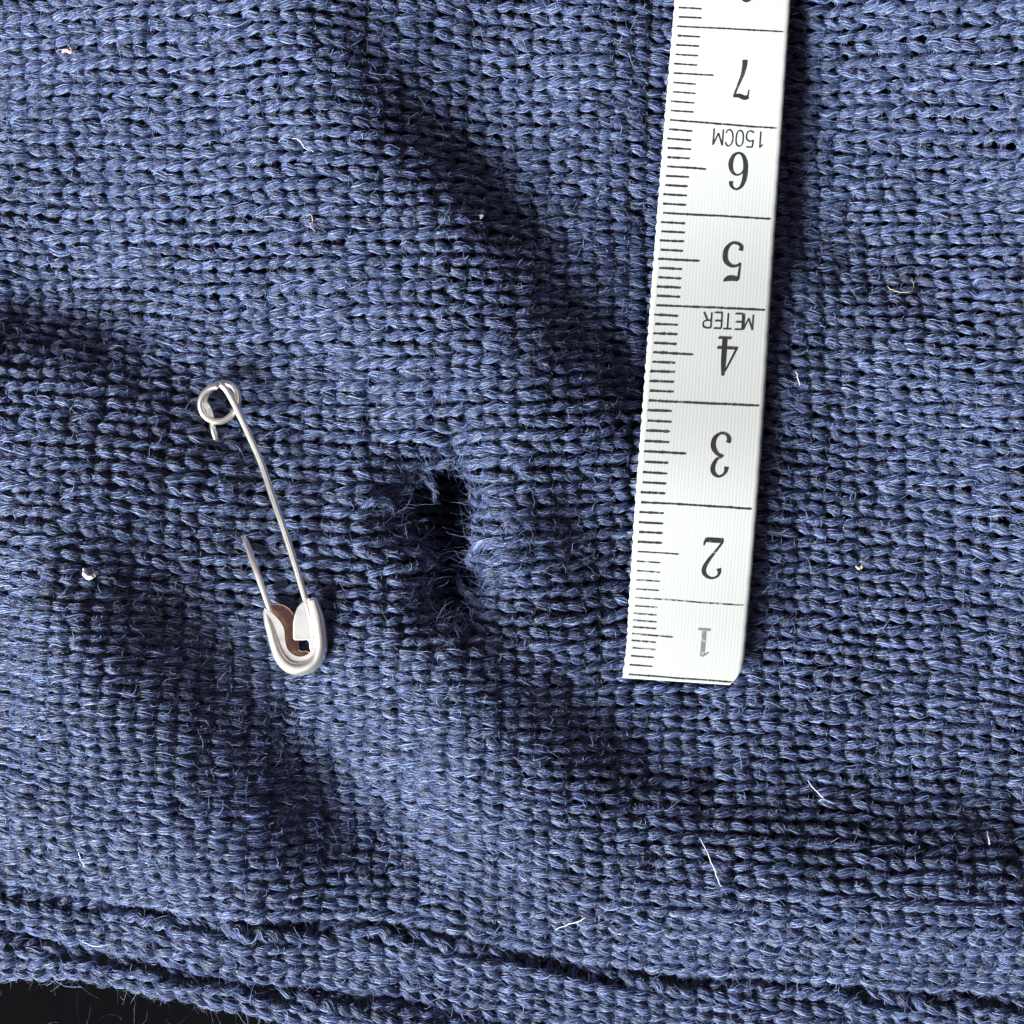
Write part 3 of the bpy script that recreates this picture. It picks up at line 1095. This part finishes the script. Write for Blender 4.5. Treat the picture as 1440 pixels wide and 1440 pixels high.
def sheet(name, outline, z0, z1, mat, bevel=0.012, smooth_pts=60, label=None):
    pts = catmull(np.array(outline + [outline[0]], dtype=float), smooth_pts)[:-1]
    n = len(pts)
    V = [w3(*zp(x, y), z1) + PIV for x, y in pts] + [w3(*zp(x, y), z0) + PIV for x, y in pts]
    area2 = sum(pts[i][0] * pts[(i + 1) % n][1] - pts[(i + 1) % n][0] * pts[i][1] for i in range(n))
    order = list(range(n)) if area2 < 0 else list(range(n))[::-1]
    F = [order, [n + i for i in order[::-1]]]
    for k in range(n):
        a, b = order[k], order[(k + 1) % n]
        F.append((b, a, n + a, n + b))
    o = mesh_py(name, V, F, mat, pin, bevel=bevel)
    if label:
        o['label'] = label
    return o


back_out = [(392, 1118), (418, 1094), (455, 1094), (490, 1112), (515, 1150), (506, 1200), (512, 1245), (534, 1258), (536, 1296), (572, 1300), (585, 1320),
            (560, 1350), (510, 1352), (462, 1325), (432, 1250), (405, 1170)]
sheet("back_plate", back_out, capz + 0.0, capz + 0.025, M_CAP_INNER, label="copper coloured inner face of the cap")
left_flap = [(380, 1110), (402, 1124), (428, 1145), (452, 1172), (468, 1205), (472, 1245), (480, 1285), (502, 1312), (535, 1325), (570, 1316), (592, 1292), (612, 1300), (600, 1345),
             (560, 1378), (510, 1372), (462, 1335), (436, 1285), (412, 1210), (394, 1160)]
sheet("front_flap", left_flap, capz + 0.115, capz + 0.145, M_CAP, smooth_pts=120, label="curled flap that guards the needle point")
right_flap = [(553, 1080), (578, 1066), (590, 1110), (600, 1180), (608, 1260), (600, 1300), (582, 1294), (574, 1256), (545, 1254), (512, 1250), (507, 1215), (509, 1165), (526, 1110)]
sheet("front_flap", right_flap, capz + 0.10, capz + 0.13, M_CAP, smooth_pts=120, label="flap folded over the fixed shaft")
rim_pts = [(386, 1120), (398, 1165), (413, 1215), (430, 1275), (450, 1325), (482, 1362), (525, 1377), (575, 1366), (612, 1335), (628, 1285), (625, 1215), (612, 1140), (594, 1072)]
RP = catmull(np.array([w3(*zp(x, y), capz + 0.10) for x, y in rim_pts]), 90)
rr_ = np.interp(np.linspace(0, 1, 90), [0, .1, .3, .5, .7, .9, 1], [.028, .05, .062, .075, .075, .072, .05])
V, F = tube(RP, rr_, 14, flat=1.35)
mesh_py("rim", V + PIV, F, M_CAP, pin, smooth=True)

# ------------------------------------------------------------------ lint and stray hairs lying on the knit
M_LINT = plain("white_lint", (0.78, 0.77, 0.74))
M_PINK = plain("pink_lint", (0.55, 0.34, 0.36))
M_TAN = plain("tan_fibre", (0.50, 0.42, 0.30))
M_PALE = plain("pale_hair", (0.62, 0.66, 0.74))


def tag(o, label, cat, group=None):
    o['label'] = label
    o['category'] = cat
    if group:
        o['group'] = group


def stray(name, pts, r0, mat, label, cat, group=None, up=0.11):
    Q = np.array([w3(px, py, hz(px, py, up + du)) for px, py, du in pts])
    P = catmull(Q, 8 * len(Q))
    P += 0.006 * np.cumsum(np.random.default_rng(int(pts[0][0])).normal(0, 0.5, P.shape), axis=0)
    base = P[0].copy()
    n = len(P)
    V, F = tube(P - base, r0 * (1 - 0.5 * np.abs(np.linspace(-1, 1, n)) ** 3), 6)
    o = mesh_py(name, V, F, mat, None, smooth=True)
    o.location = base
    tag(o, label, cat, group)
    return o


stray("lint_speck", [(117, 800, .02), (119, 808, .04), (124, 812, .05), (131, 810, .04), (133, 806, .02)], 0.026, M_LINT, "white lint curl on the knit at the left, between the picture edge and the pin", "lint")
stray("lint_speck", [(88, 72, .02), (94, 70, .04), (100, 73, .04), (97, 66, .03)], 0.022, M_PINK, "pinkish lint tuft near the upper left corner", "lint")
stray("lint_speck", [(1204, 797, .02), (1207, 801, .03), (1210, 798, .03)], 0.016, M_TAN, "tiny tan speck right of the tape numeral 2", "lint")
stray("lint_speck", [(676, 302, .02), (679, 305, .03), (677, 308, .02)], 0.014, M_LINT, "tiny white dot in the dark diagonal fold above the hole", "lint")
HG_ = "pale stray hairs lying on the knit"
stray("stray_hair", [(1249, 400, .03), (1254, 408, .06), (1268, 412, .08), (1282, 410, .08), (1287, 400, .06), (1284, 391, .03)], 0.0041, M_TAN, "tan looped hair right of the tape numeral 5", "hair", HG_)
stray("stray_hair", [(984, 1179, .03), (993, 1196, .08), (998, 1214, .1), (1006, 1234, .08), (1014, 1246, .03)], 0.0052, M_PALE, "long pale bent hair below the end of the tape", "hair", HG_)
stray("stray_hair", [(109, 1191, .03), (112, 1205, .07), (118, 1217, .07), (122, 1222, .03)], 0.0052, M_PALE, "short pale hair above the crease at the lower left", "hair", HG_)
stray("stray_hair", [(115, 1322, .03), (130, 1330, .07), (148, 1332, .08), (164, 1330, .04)], 0.0045, M_PALE, "pale curved hair caught in the lower left crease", "hair", HG_, up=-0.12)
stray("stray_hair", [(412, 194, .03), (424, 200, .06), (434, 208, .06), (442, 213, .03)], 0.0047, M_PALE, "pale straight hair between the upper dark fold and the left edge", "hair", HG_)
stray("stray_hair", [(435, 300, .03), (438, 313, .05), (437, 322, .07), (444, 330, .05)], 0.0047, M_TAN, "crinkled tan hair above the pin and left of the dark fold", "hair", HG_)
stray("stray_hair", [(1136, 1098, .03), (1142, 1106, .06), (1152, 1116, .06), (1158, 1122, .03)], 0.0047, M_PALE, "pale slanting hair in the dark fold at the lower right", "hair", HG_)
stray("stray_hair", [(1388, 1168, .03), (1390, 1180, .07), (1392, 1188, .03)], 0.0052, M_LINT, "short white upright hair near the lower right edge", "hair", HG_)
stray("stray_hair", [(1118, 524, .03), (1124, 530, .08), (1127, 540, .05)], 0.0045, M_PALE, "small pale hair curl close to the right edge of the tape", "hair", HG_)
stray("stray_hair", [(782, 1308, .03), (800, 1300, .06), (820, 1291, .06), (826, 1289, .03)], 0.004, M_PALE, "pale hair lying above the crease at the bottom centre", "hair", HG_)
